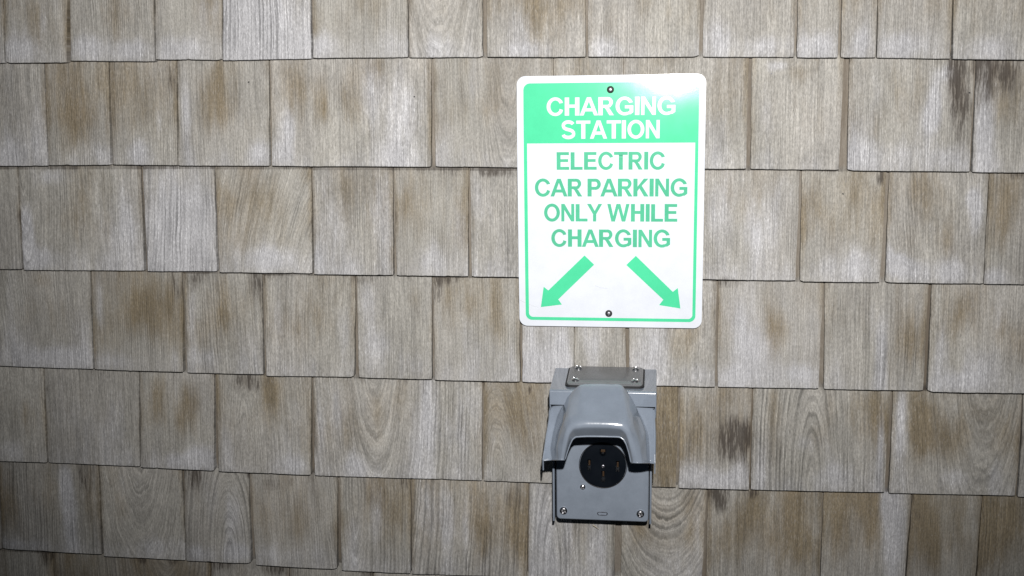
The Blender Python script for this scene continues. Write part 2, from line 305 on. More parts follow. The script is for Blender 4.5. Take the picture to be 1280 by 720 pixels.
# stains in the wood; G paints the shade of deep gaps: kind, x, z, half width, half height (mm), amount
STAINS_GAP_SHADE = [('D',-623,1551,6,20,0.6),('D',-688,1569,22,4,0.3),('D',-485,1561,5,13,0.3),('D',-232,1422,16,6,0.5),('D',-158,1420,22,6,0.8),('D',450,1543,6,16,1),('D',442,1546,4,14,0.8),('D',487,1552,8,10,0.8),('D',476,1552,6,12,0.7),('D',455,1507,7,31,0.4),('D',362,1411,5,9,0.7),('D',534,1412,12,4,0.7),('D',-639,1254,7,17,0.6),('D',-606,1263,9,11,0.7),('D',-616,1248,5,7,0.4),('D',-518,1261,8,18,0.9),('D',-486,1270,10,5,0.6),('D',-353,1265,11,6,0.5),('D',-244,1248,5,14,0.7),('D',-241,1266,9,6,0.5),('D',-227,1269,23,5,0.5),('D',-278,1221,7,24,0.35),('D',159,1268,13,7,0.6),('D',553,1175,5,16,0.5),('D',-536,1106,22,10,0.8),('D',-539,1116,6,5,0.6),('D',-272,1106,5,10,0.5),('D',184,1049,16,14,1.8),('D',170,1032,13,21,0.9),('D',176,1064,6,14,0.5),('D',190,1017,7,24,0.4),('D',204,1047,3,9,0.5),('D',-115,1106,2,4,1),('D',-857,1090,7,5,0.5),('D',563,1052,3,14,0.5),('D',-809,949,12,29,0.7),('D',-634,953,8,23,0.8),('D',-624,963,6,18,0.6),('D',-508,949,13,9,0.6),('D',-445,945,7,23,0.5),('D',-482,954,6,8,0.4),('D',-359,950,11,30,0.5),('D',-304,958,7,10,0.4),('D',-142,942,14,20,0.5),('D',158,953,10,17,1),('D',150,958,7,10,0.6),('D',203,961,6,7,0.8),('D',220,956,6,10,0.5),('D',435,936,9,28,0.4),('D',222,885,9,24,0.3),('D',-885,819,9,14,1),('D',-598,816,18,9,0.9),('D',-676,818,13,8,0.6),('D',-728,818,13,7,0.6),('D',-509,812,18,9,0.9),('D',-364,814,15,7,0.9),('D',-3,1607,15,13,0.35),('D',-798,1657,7,18,0.25),('D',160,1614,6,21,0.2),('B',-819,1633,15,33,0.5),('B',-704,1630,12,33,0.6),('B',-338,1639,23,21,0.4),('B',-573,1639,14,22,0.4),('B',81,1626,21,21,0.4),('B',257,1622,10,20,0.4),('B',308,1626,10,20,0.5),('B',-89,1629,22,26,0.4),('B',398,1629,20,15,0.4),('B',-210,1637,17,32,0.4),('B',-781,1519,17,46,0.7),('B',-767,1496,12,40,0.5),('B',-664,1541,24,22,0.4),('B',-552,1523,17,39,0.7),('B',-568,1551,18,28,0.5),('B',-405,1538,8,28,1),('B',-446,1532,12,22,0.6),('B',-321,1565,11,11,0.6),('B',-400,1510,3,13,0.7),('B',-156,1535,11,32,0.4),('B',157,1520,11,32,0.3),('B',250,1548,7,7,0.6),('B',373,1528,8,26,0.4),('B',347,1476,6,13,0.5),('B',494,1516,15,31,0.4),('B',518,1526,8,25,0.4),('B',-771,1357,15,47,0.5),('B',-549,1375,10,17,0.7),('B',-535,1322,10,21,0.6),('B',-479,1357,24,35,0.4),('B',-290,1369,9,20,0.8),('B',-274,1352,9,28,0.4),('B',-169,1336,14,40,0.5),('B',-388,1403,18,23,0.4),('B',160,1381,11,22,0.4),('B',277,1365,13,27,0.8),('B',307,1392,16,21,0.5),('B',357,1365,7,27,0.7),('B',398,1327,9,15,0.7),('B',445,1327,8,16,0.6),('B',405,1392,15,16,0.4),('B',514,1360,10,32,0.7),('B',528,1381,6,32,0.5),('B',-701,1225,19,27,0.8),('B',-685,1199,25,24,0.5),('B',-569,1221,11,26,0.9),('B',-552,1239,15,24,0.5),('B',-647,1232,7,36,0.6),('B',-875,1205,8,22,0.5),('B',-856,1260,13,10,0.7),('B',-756,1182,8,18,0.4),('B',-445,1205,18,36,0.4),('B',-482,1180,12,24,0.4),('B',-281,1243,11,16,0.6),('B',-162,1221,6,35,0.7),('B',-196,1244,17,23,0.4),('B',98,1178,16,28,1),('B',111,1202,9,23,0.6),('B',234,1204,16,23,0.7),('B',271,1244,9,17,0.7),('B',219,1181,11,23,0.5),('B',411,1184,13,39,1),('B',393,1217,7,33,0.6),('B',324,1239,21,17,0.4),('B',466,1218,12,22,0.8),('B',525,1197,10,24,0.8),('B',557,1176,12,22,0.7),('B',486,1235,10,16,0.5),('B',-903,1057,9,18,0.6),('B',-891,1034,9,26,0.5),('B',-683,1065,11,28,0.9),('B',-642,1054,11,30,0.9),('B',-625,1079,13,19,0.6),('B',-667,1103,25,15,0.4),('B',-505,1097,10,22,0.8),('B',-495,1070,10,31,0.4),('B',-346,1037,11,37,0.9),('B',-330,1074,18,24,0.4),('B',-140,1091,23,34,0.7),('B',-112,1044,12,48,0.7),('B',-165,1006,12,25,0.4),('B',80,1037,9,54,1.2),('B',75,989,9,22,1),('B',94,1073,9,35,0.6),('B',122,1050,17,45,0.7),('B',138,1086,17,23,0.4),('B',230,1077,7,44,1),('B',239,1042,5,35,0.7),('B',300,1032,11,23,0.4),('B',346,1092,24,32,1),('B',369,1069,9,35,0.7),('B',427,1073,11,30,1.1),('B',445,1048,16,23,0.6),('B',476,1055,19,23,0.7),('B',541,1062,13,34,0.8),('B',511,1084,13,23,0.5),('B',-871,918,20,33,0.5),('B',-927,890,20,40,0.4),('B',-804,881,7,50,0.7),('B',-504,900,10,36,0.7),('B',-468,869,10,36,0.7),('B',-522,918,10,32,0.5),('B',-357,943,9,30,1),('B',-324,900,15,38,0.6),('B',-185,900,8,48,1.1),('B',-143,920,12,35,0.8),('B',-202,936,6,37,0.5),('B',-129,870,7,38,0.6),('B',-72,947,14,15,0.4),('B',-43,905,11,25,0.5),('B',44,921,9,22,0.6),('B',33,877,12,25,0.4),('B',113,948,11,34,0.8),('B',119,906,7,37,0.5),('B',165,877,14,34,0.7),('B',198,933,13,24,0.6),('B',221,922,13,46,0.8),('B',260,923,13,58,1),('B',283,876,11,30,0.7),('B',325,938,16,45,1),('B',349,963,16,24,0.6),('B',376,916,11,34,0.9),('B',366,952,9,24,0.6),('B',433,930,11,36,0.9),('B',454,883,13,30,0.6),('B',489,921,13,36,0.6),('B',538,917,21,45,0.9),('B',562,947,13,29,0.7),('P',-847,1599,25,16,0.7),('P',-806,1638,6,24,0.7),('P',-743,1603,24,17,0.9),('P',-677,1597,24,13,0.7),('P',-600,1595,30,15,0.6),('P',-561,1644,12,22,0.5),('P',-516,1627,21,38,0.9),('P',-470,1615,40,43,0.8),('P',-402,1598,21,15,0.7),('P',-288,1601,16,21,0.5),('P',-238,1595,22,16,0.4),('P',-122,1614,20,32,0.6),('P',-112,1585,33,8,0.4),('P',-3,1586,19,15,0.6),('P',144,1599,19,21,0.8),('P',207,1587,21,12,0.6),('P',269,1586,18,14,0.7),('P',325,1590,12,18,0.8),('P',380,1584,24,16,0.9),('P',480,1578,20,14,0.5),('P',-828,1480,17,35,0.7),('P',-869,1451,20,23,0.6),('P',-738,1450,18,16,0.5),('P',-681,1450,15,18,1),('P',-643,1495,6,23,0.5),('P',-603,1506,8,56,0.9),('P',-497,1449,12,14,0.9),('P',-454,1482,12,25,0.9),('P',-468,1449,14,18,0.7),('P',-292,1487,32,61,0.8),('P',-331,1526,11,44,0.7),('P',-225,1459,16,28,0.5),('P',-190,1535,13,32,0.4),('P',142,1467,19,37,0.7),('P',424,1507,7,27,1.2),('P',434,1546,10,10,0.8),('P',416,1486,8,21,0.9),('P',336,1445,14,21,0.7),('P',320,1450,5,21,0.5),('P',487,1470,10,44,1.1),('P',223,1559,14,6,0.9),('P',210,1488,15,42,0.5),('P',382,1445,20,15,0.5),('P',438,1439,20,15,0.6),('P',-863,1320,8,36,1.2),('P',-863,1344,6,24,0.8),('P',-822,1413,20,12,0.8),('P',-846,1296,25,14,0.7),('P',-711,1333,22,50,0.9),('P',-650,1322,20,47,1),('P',-607,1334,24,53,1),('P',-626,1369,7,21,1),('P',-488,1297,36,16,0.8),('P',-416,1300,12,21,0.6),('P',-385,1335,21,46,0.5),('P',-326,1346,12,57,0.4),('P',-252,1301,23,23,0.7),('P',-217,1335,14,46,0.5),('P',-182,1381,11,34,0.4),('P',198,1326,21,33,0.7),('P',149,1370,15,44,0.6),('P',224,1359,15,44,0.4),('P',337,1296,19,20,0.9),('P',290,1294,15,15,0.5),('P',384,1297,12,11,1.4),('P',375,1311,5,17,0.8),('P',485,1365,8,28,1.2),('P',477,1381,6,11,1),('P',457,1286,23,15,0.8),('P',509,1279,16,11,0.6),('P',405,1289,17,13,0.7),('P',-905,1161,18,31,0.7),('P',-849,1143,32,15,0.7),('P',-905,1223,10,37,0.4),('P',-794,1175,15,37,0.5),('P',-760,1219,8,49,0.8),('P',-810,1144,26,15,0.6),('P',-734,1139,32,12,0.5),('P',-644,1153,6,25,0.5),('P',-618,1202,7,49,0.8),('P',-595,1148,19,12,0.6),('P',-533,1155,15,30,0.5),('P',-487,1210,7,42,0.6),('P',-386,1182,10,36,0.6),('P',-348,1230,12,33,0.9),('P',-333,1165,24,24,0.8),('P',-280,1148,17,17,0.5),('P',-186,1162,23,24,0.4),('P',-139,1163,7,35,0.5),('P',-111,1175,11,47,0.8),('P',-71,1164,16,42,1),('P',-94,1140,23,19,0.8),('P',-25,1176,14,29,0.5),('P',59,1178,22,46,0.8),('P',43,1143,16,23,0.6),('P',121,1138,16,14,0.6),('P',197,1169,20,27,1),('P',180,1214,13,34,0.6),('P',176,1134,18,12,0.7),('P',263,1141,22,11,0.6),('P',371,1172,8,50,1.1),('P',357,1217,8,34,0.6),('P',311,1171,15,45,0.4),('P',448,1168,8,38,0.9),('P',506,1158,23,22,0.8),('P',522,1230,8,22,0.4),('P',477,1135,21,11,0.6),('P',-923,995,19,18,0.5),('P',-838,1049,13,51,0.5),('P',-769,1025,34,38,0.5),('P',-739,1076,15,32,0.3),('P',-618,991,18,15,1),('P',-651,984,18,10,0.7),('P',-573,1005,10,32,0.6),('P',-478,1033,17,47,0.6),('P',-468,984,17,13,0.6),('P',-429,1035,7,56,0.6),('P',-403,1060,12,37,0.4),('P',-376,987,12,18,0.6),('P',-265,1064,11,58,1.1),('P',-284,1014,10,37,0.6),('P',-224,1034,26,39,0.6),('P',-199,1090,12,24,0.5),('P',-171,1018,9,31,0.4),('P',123,991,23,17,0.6),('P',185,993,11,19,1),('P',157,980,22,10,0.6),('P',216,1006,8,31,0.6),('P',278,1037,16,12,0.6),('P',318,997,22,17,0.6),('P',376,1029,4,41,1),('P',403,1035,9,51,0.9),('P',403,1093,6,28,0.6),('P',474,997,21,12,0.6),('P',527,1004,16,16,0.5),('P',-837,886,11,58,1.3),('P',-842,939,8,24,0.9),('P',-926,836,34,8,0.5),('P',-693,846,39,16,0.5),('P',-739,923,26,39,0.3),('P',-574,890,13,49,0.8),('P',-565,841,15,10,0.9),('P',-629,836,18,11,0.7),('P',-604,915,8,39,0.5),('P',-514,841,19,16,0.5),('P',-438,844,19,19,0.5),('P',-349,893,7,38,0.7),('P',-387,859,10,39,0.6),('P',-269,915,15,61,0.6),('P',-239,897,12,61,0.9),('P',-213,879,7,48,0.6),('P',-96,891,17,55,0.8),('P',-60,873,12,38,0.5),('P',-25,875,9,37,0.5),('P',-11,875,6,37,0.5),('P',401,905,12,72,1.5),('P',390,953,7,24,1),('P',97,855,23,25,0.5),('P',125,918,6,49,0.5),('P',194,860,14,18,0.4),('P',481,873,11,24,0.4),
('G',199,1027,14,60,2.6),('G',434,1172,14,70,2.6),('G',-443,1008,6,50,.7),('G',-652,885,6,60,.7),('G',-408,882,6,60,.6),
('D',450,1537,8,34,0.9),('D',459,1486,7,51,0.45),('D',488,1542,11,32,0.8),('D',520,1537,10,28,0.5),('D',514,1545,9,11,0.6)]
EXPO = 0.151
wall = empty('shingle_wall', 'weathered grey and brown cedar shingle wall behind the sign and the outlet', 'wall')
bm = bmesh.new(); quad_box(bm, -2.6, 2.4, 0.007, 0.16, 0.0, 2.9)
obj('sheathing', bm, M_FELT, wall)

# grain looks of single shingles: index -> (ring centre x mm from the middle, ring centre z mm, stretch, rings per m, contrast, waviness)
GRAIN = {
 4: (-260, 300, .15, 170, .9, .012), 12: (-300, 0, .1, 330, .5, .006), 2: (-320, 0, .1, 330, .5, .006),
 18: (-420, 0, .05, 270, .5, .003), 16: (-260, 0, .1, 330, .55, .006),
 27: (-210, 300, .22, 175, 1.0, .016), 28: (150, -300, .30, 300, .5, .014), 29: (220, 0, .1, 320, .5, .004),
 38: (-60, 0, .15, 280, .45, .012), 39: (300, 0, .1, 300, .5, .006), 45: (-280, 0, .1, 330, .5, .004),
 48: (-140, 0, .12, 200, .8, .012), 47: (-220, 50, .1, 330, .3, .01),
 51: (-260, 0, .1, 330, .5, .004), 54: (-30, 260, .17, 190, .9, .010), 55: (-60, 20, .22, 300, .4, .016), 57: (260, 0, .05, 210, .8, .004),
 58: (-8, 8, .17, 185, 1.25, .009), 59: (40, 330, .16, 330, .45, .016),
 62: (-140, 330, .10, 230, .8, .012), 63: (0, 260, .20, 280, .5, .014), 64: (18, 10, .22, 190, .9, .010),
 65: (90, 300, .10, 260, .6, .012), 66: (-30, 120, .10, 200, .9, .010), 67: (-170, 260, .2, 170, 1.1, .014),
 68: (-30, 10, .14, 150, 1.1, .012), 69: (6, 300, .32, 190, 1.3, .012), 73: (160, 0, .1, 200, .6, .01),
 75: (60, 300, .2, 200, .8, .010), 6: (-10, 300, .16, 260, .5, .008), 36: (-150, 0, .25, 230, .6, .014), 37: (-110, 0, .1, 210, .9, .006),
}
TONE = {11: (.25, .0, .95), 10: (.1, .1, .95), 3: (.1, .1, .98), 4: (-.2, .5, 1.0), 18: (.08, .0, 1.03), 24: (.0, .15, .88), 30: (.18, -.05, .98),
 26: (.0, .1, 1.0), 27: (-.2, .45, 1.02), 37: (.3, 0, .93), 39: (.28, -.1, .93), 40: (.2, 0, .95), 51: (.0, .0, .93), 53: (.15, -.1, .95), 54: (.05, .1, 1.02),
 55: (.22, -.05, .97), 56: (.5, -.3, .92), 57: (.25, .05, .97), 59: (.2, 0, .93), 62: (.15, .0, .9), 65: (.15, 0, .96), 66: (.15, .1, .98), 70: (.25, -.1, .95),
 71: (.15, 0, .98), 72: (.25, -.1, .92), 73: (.3, -.1, .92), 75: (.5, -.3, .85), 47: (.0, .25, 1.0), 44: (.0, .2, 1.02), 46: (.05, .1, 1.02), 68: (.0, .3, 1.0)}

def shingle(idx, xl, zl, xr, zr, sl, sr, seen=True):
    rs = random.Random(1000 + idx)
    cx = (xl + xr) / 2; zb = (zl + zr) / 2
    w = xr - xl
    nx = max(6, int(w / (0.004 if seen else 0.02)))
    zs = [0.0, 0.0007]
    nz = 28 if seen else 8
    zs += [0.0007 + (0.162 - 0.0007) * (k + 1) / nz for k in range(nz)]
    zs += [0.19, 0.22, 0.25, 0.28, 0.306]
    proud = rs.uniform(-0.0010, 0.0012); tilt = rs.uniform(-0.0009, 0.0009); cup = rs.uniform(-0.0007, 0.0010)
    sd = rs.random() * 100
    def front(u, z):
        v = z / EXPO
        if v < 1: y = -0.0135 + 0.0115 * v
        else: y = -0.002 + 0.0045 * min(1.05, v - 1)
        k = max(0.0, 1 - v)
        y += k * (-proud + tilt * (u * 2 - 1) - cup * (1 - (u * 2 - 1) ** 2))
        if v < 1: y += k * 0.0006 * noise.noise(Vector((u * 5 + sd, z * 12, 0)))
        return y
    def edge(side, z):
        s = sl if side == 0 else sr
        x = (xl if side == 0 else xr) + s * min(z, 0.156)
        return x + 0.0007 * noise.noise(Vector((sd + side * 9, z * 38, 1.5))) + 0.0004 * noise.noise(Vector((sd + side * 5, z * 160, 2.5)))
    chips = []
    if seen:
        for side_ in (0.0, 1.0):
            if rs.random() < .12: chips.append((side_, rs.uniform(.004, .007) / w, rs.uniform(.0008, .0020)))
        for _ in range(rs.choice((0, 0, 0, 1))): chips.append((rs.uniform(.08, .92), rs.uniform(.0030, .0050) / w, rs.uniform(.0006, .0014)))
    bl = []
    for k, bx, bz, rx, rz, a in STAINS_GAP_SHADE:
        bx *= .001; bz *= .001
        if k == 'G':
            if xl < bx < xr and zb + .151 < bz < zb + .31: bl.append(('G', bx, bz, rx * .001, rz * .001, a))
        elif xl - 0.006 < bx < xr + 0.006 and zb - 0.004 < bz < zb + 0.160:
            f_ = {'B': 1.4, 'P': 1.1, 'D': 1.2}[k]; bl.append((k, bx, bz, rx * .001 * f_, rz * .001 * f_, a * (.8 if k == 'B' else 1)))
    verts = []; wear_shade = []
    for j, z in enumerate(zs):
        x0 = edge(0, z); x1 = edge(1, z)
        for i in range(nx + 1):
            u = i / nx
            if j == 0: uu = u + (0.0006 / w) * (1 - 2 * u)
            else: uu = u
            x = x0 + (x1 - x0) * uu
            zz = z
            zb_u = (zl + (zr - zl) * u) - zb
            fade = max(0.0, 1 - z / 0.03)
            zz = z + zb_u * (1 if z < .12 else max(0, 1 - (z - .12) / .1)) + fade * (0.0005 * noise.noise(Vector((u * w * 22, sd, 0))) + 0.0004 * noise.noise(Vector((u * w * 260, sd, 4))))
            if (i == 0 or i == nx) and j < 2: zz += 0.0002
            for cu, cw_, ch_ in chips:
                qd = abs(u - cu) / cw_
                if qd < 1: zz += ch_ * (1 - qd) * max(0.0, 1 - z / 0.012)
            y = front(u, z)
            if j == 0: y += 0.0008
            if i == 0 or i == nx: y += 0.0006
            verts.append((x - cx, y, zz))
            D = B = P = 0.0
            for k, bx, bz, rx, rz, a in bl:
                q = ((x - bx) / rx) ** 2 + ((zz + zb - bz) / rz) ** 2
                if q < 6:
                    e = a * math.exp(-q * .8)
                    if k == 'D': D += e
                    elif k == 'G': D += e if zz > .149 else 0  # gap shade painted on the covered wood behind
                    elif k == 'B': B += e
                    else: P += e
            if seen and z < .17:
                ed = min(i, nx - i)
                if ed < 2: D += (.42, .12)[ed] * max(0, .6 + .9 * noise.noise(Vector((sd, z * 30, i * .01)))); B += (.5, .3)[ed]
            wear_shade.append((min(D, 1.6) , min(B, 1.5), min(P, 1.6), 1.0))
    nfront = len(verts); N = nx + 1; NZ = len(zs)
    faces = []
    for j in range(NZ - 1):
        for i in range(nx):
            a = j * N + i
            faces.append((a, a + 1, a + 1 + N, a + N))
    # back
    def back(z):
        v = z / EXPO
        return -0.0025 + 0.0042 * v if v < 1 else 0.0017 + 0.0024 * (v - 1)
    bk = {}
    for j, z in enumerate(zs):
        for i in (0, nx):
            bk[(j, i)] = len(verts); f = verts[j * N + i]
            verts.append((f[0], back(z), f[2])); wear_shade.append((0.25, .5, 0, 1))
    for j in range(NZ - 1):
        faces.append((j * N, j * N + N, bk[(j + 1, 0)], bk[(j, 0)]))
        faces.append((j * N + nx, bk[(j, nx)], bk[(j + 1, nx)], j * N + N + nx))
        faces.append((bk[(j, 0)], bk[(j + 1, 0)], bk[(j + 1, nx)], bk[(j, nx)]))
    faces.append(tuple(range(0, N)) [::-1] + (bk[(0, 0)], bk[(0, nx)]))
    top = (NZ - 1) * N
    faces.append(tuple(range(top, top + N)) + (bk[(NZ - 1, nx)], bk[(NZ - 1, 0)]))
    me = bpy.data.meshes.new('shingle')
    me.from_pydata(verts, [], faces)
    ca = me.color_attributes.new('wear_shade', 'FLOAT_COLOR', 'POINT')
    ca.data.foreach_set('color', [c for w4 in wear_shade for c in w4])
    for p in me.polygons: p.use_smooth = True
    me.set_sharp_from_angle(angle=math.radians(50))
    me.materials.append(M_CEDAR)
    o = bpy.data.objects.new('shingle', me)
    COL.objects.link(o)
    o.location = (cx, 0, zb); o.parent = wall
    if idx in GRAIN:
        gx, gz, k, fq, amp, wav = GRAIN[idx]
    else:
        t = rs.random()
        if t < .6:
            gx, gz, k, fq, amp, wav = rs.choice((-1, 1)) * rs.uniform(200, 420), rs.uniform(-100, 300), .08, rs.uniform(280, 400), rs.uniform(.3, .6), .006
        elif t < .85:
            gx, gz, k, fq, amp, wav = rs.choice((-1, 1)) * rs.uniform(80, 160), rs.uniform(-100, 300), .15, rs.uniform(200, 300), rs.uniform(.4, .7), .010
        else:
            gx, gz, k, fq, amp, wav = rs.uniform(-30, 30), rs.choice((20, 260)), rs.uniform(.10, .16), rs.uniform(240, 320), rs.uniform(.35, .55), .012
    o['ring_centre'] = [gx * .001, gz * .001, k]
    o['grain'] = [float(fq), amp, wav]
    t3 = TONE.get(idx, (rs.uniform(-.14, .30), rs.uniform(-.12, .18), rs.uniform(.90, 1.06)))
    o['tone'] = [float(t) for t in t3]
    return o

courses = {}
for i, (c, xl, zl, xr, zr, sl, sr) in enumerate(SHINGLES):
    shingle(i, xl * .001, zl * .001, xr * .001, zr * .001, sl * .01, sr * .01)
    e = courses.setdefault(c, [9e9, -9e9, 0, 0])
    if xl < e[0]: e[0] = xl; e[2] = zl
    if xr > e[1]: e[1] = xr; e[3] = zr
# the courses run on past the frame on every side
n = 200
for c in range(-2, 8):
    if c in courses:
        spans = [(-1600, courses[c][0] - 3, courses[c][2]), (courses[c][1] + 3, 1150, courses[c][3])]
    else:
        spans = [(-1600, 1150, 1578 + 151 * (-c) if c < 0 else 678 - 151 * (c - 6))]
    for a, b, z in spans:
        x = a; right = a > 0
        cuts = [a]
        while cuts[-1] < b - 190: cuts.append(cuts[-1] + random.uniform(85, 165))
        cuts.append(b)
        for p, q in zip(cuts, cuts[1:]):
            z1 = z + random.uniform(-1, 1)
            shingle(n, (p + 1.5) * .001, z1 * .001, (q - 1.5) * .001, (z1 + random.uniform(-1, 1)) * .001, 0.0, 0.0, False); n += 1

# small rusty nail heads
for nx_, nz_ in ((-509, 1547), (311.6, 1389), (213, 1549), (-271, 1524), (466, 1521), (119, 1409)):
    bm = bmesh.new()
    bmesh.ops.create_cone(bm, cap_ends=True, segments=10, radius1=0.0011, radius2=0.0009, depth=0.0035)
    bmesh.ops.rotate(bm, verts=bm.verts, matrix=Matrix.Rotation(math.radians(90), 3, 'X'))
    o = obj('nail_head', bm, M_DARKSTEEL, wall, (nx_ * .001, 0, nz_ * .001))
    zr_ = [s for s in SHINGLES if s[1] < nx_ < s[3] and s[2] <= nz_ < s[2] + 152]
    v = (nz_ - zr_[0][2]) / 151 if zr_ else .5
    o.location.y = -0.0135 + 0.0115 * v - 0.0002

# ------------------------------------------------------------------ the sign
sign = empty('charging_sign', 'white and green metal charging station sign with two arrows screwed to the shingles', 'sign', (0, 0, 1.203))
KN = [(1.195, -.0155), (1.222, -.0157), (1.273, -.0168), (1.35, -.0170), (1.424, -.0168), (1.47, -.0158), (1.505, -.0147), (1.53, -.01340), (1.545, -.01245), (1.56, -.01135)]
def sign_y(z):
    # Catmull-Rom through the knots
    for k in range(len(KN) - 1):
        if z <= KN[k + 1][0] or k == len(KN) - 2:
            p1, p2 = KN[k], KN[k + 1]
            p0 = KN[k - 1] if k else p1; p3 = KN[k + 2] if k + 2 < len(KN) else p2
            t = (z - p1[0]) / (p2[0] - p1[0])
            h = p2[0] - p1[0]
            m1 = (p2[1] - p0[1]) / max(1e-6, p2[0] - p0[0]) * h; m2 = (p3[1] - p1[1]) / max(1e-6, p3[0] - p1[0]) * h
            return (2*t**3 - 3*t*t + 1) * p1[1] + (t**3 - 2*t*t + t) * m1 + (-2*t**3 + 3*t*t) * p2[1] + (t**3 - t*t) * m2
def rrect(x0, x1, z0, z1, r, seg=10):
    pts = []
    for cx, cz, a0 in ((x1 - r, z1 - r, 0), (x0 + r, z1 - r, 90), (x0 + r, z0 + r, 180), (x1 - r, z0 + r, 270)):
        for k in range(seg + 1):
            a = math.radians(a0 + 90 * k / seg)
            pts.append((cx + r * math.cos(a), cz + r * math.sin(a)))
    return pts
def flat_shape(bm, loops):
    """loops: outer then holes, (x, z) in metres"""
    vl = [[Vector((x, z, 0)) for x, z in lp] for lp in loops]
    tris = tessellate_polygon(vl)
    vs = [bm.verts.new((v.x, 0, v.y)) for lp in vl for v in lp]
    for t in tris:
        try: bm.faces.new([vs[i] for i in t])
        except ValueError: pass
def drape(bm, off, thick=0.0):
    """cut into strips 5 mm high and lay on the slightly bowed sign face"""
    z = 1.2
    while z < 1.56:
        bmesh.ops.bisect_plane(bm, geom=bm.verts[:] + bm.edges[:] + bm.faces[:], plane_co=(0, 0, z), plane_no=(0, 0, 1), dist=1e-6)
        z += 0.005
    bmesh.ops.remove_doubles(bm, verts=bm.verts[:], dist=1e-6)
    for v in bm.verts: v.co.y = sign_y(v.co.z) - off
    bmesh.ops.recalc_face_normals(bm, faces=bm.faces[:])
def sign_layer(name, loops_list, mat, off, label=None):
    bm = bmesh.new()
    for loops in loops_list: flat_shape(bm, loops)
    drape(bm, off)
    bm.normal_update()
    for f in bm.faces:
        if f.normal.y > 0: f.normal_flip()
    me = bpy.data.meshes.new(name); bm.to_mesh(me); bm.free()
    for p in me.polygons: p.use_smooth = True
    me.materials.append(mat)
    o = bpy.data.objects.new(name, me); COL.objects.link(o)
    o.parent = sign; o.matrix_parent_inverse = Matrix.Translation(-sign.location)
    if label: o['label'] = label
    return o
OUT = rrect(-.1270, .1272, 1.2031, 1.5499, .0115, 12)
pn = sign_layer('panel', [[OUT]], M_WHITE, 0.0)
bm = bmesh.new(); bm.from_mesh(pn.data)
ret = bmesh.ops.extrude_face_region(bm, geom=bm.faces[:])
for v in ret['geom']:
    if isinstance(v, bmesh.types.BMVert): v.co.y -= 0.0
for f in [f for f in ret['geom'] if isinstance(f, bmesh.types.BMFace)]: f.tag = True
front = set(v for v in ret['geom'] if isinstance(v, bmesh.types.BMVert))
for v in bm.verts:
    if v not in front: v.co.y += 0.0014
bmesh.ops.recalc_face_normals(bm, faces=bm.faces[:])
bm.to_mesh(pn.data); bm.free()
for p in pn.data.polygons: p.use_smooth = True
pn.data.set_sharp_from_angle(angle=math.radians(30))
OB = rrect(-.1180, .1184, 1.2118, 1.5402, .0090, 10)
IN_ = [(-.1134, 1.4592)] + [(x, z) for x, z in rrect(-.1134, .1142, 1.2162, 1.5350, .0060, 10) if z < 1.30] + [(.1142, 1.4592)]
sign_layer('border', [[OB, IN_]], M_GREEN, 0.00025, 'green border and header field')

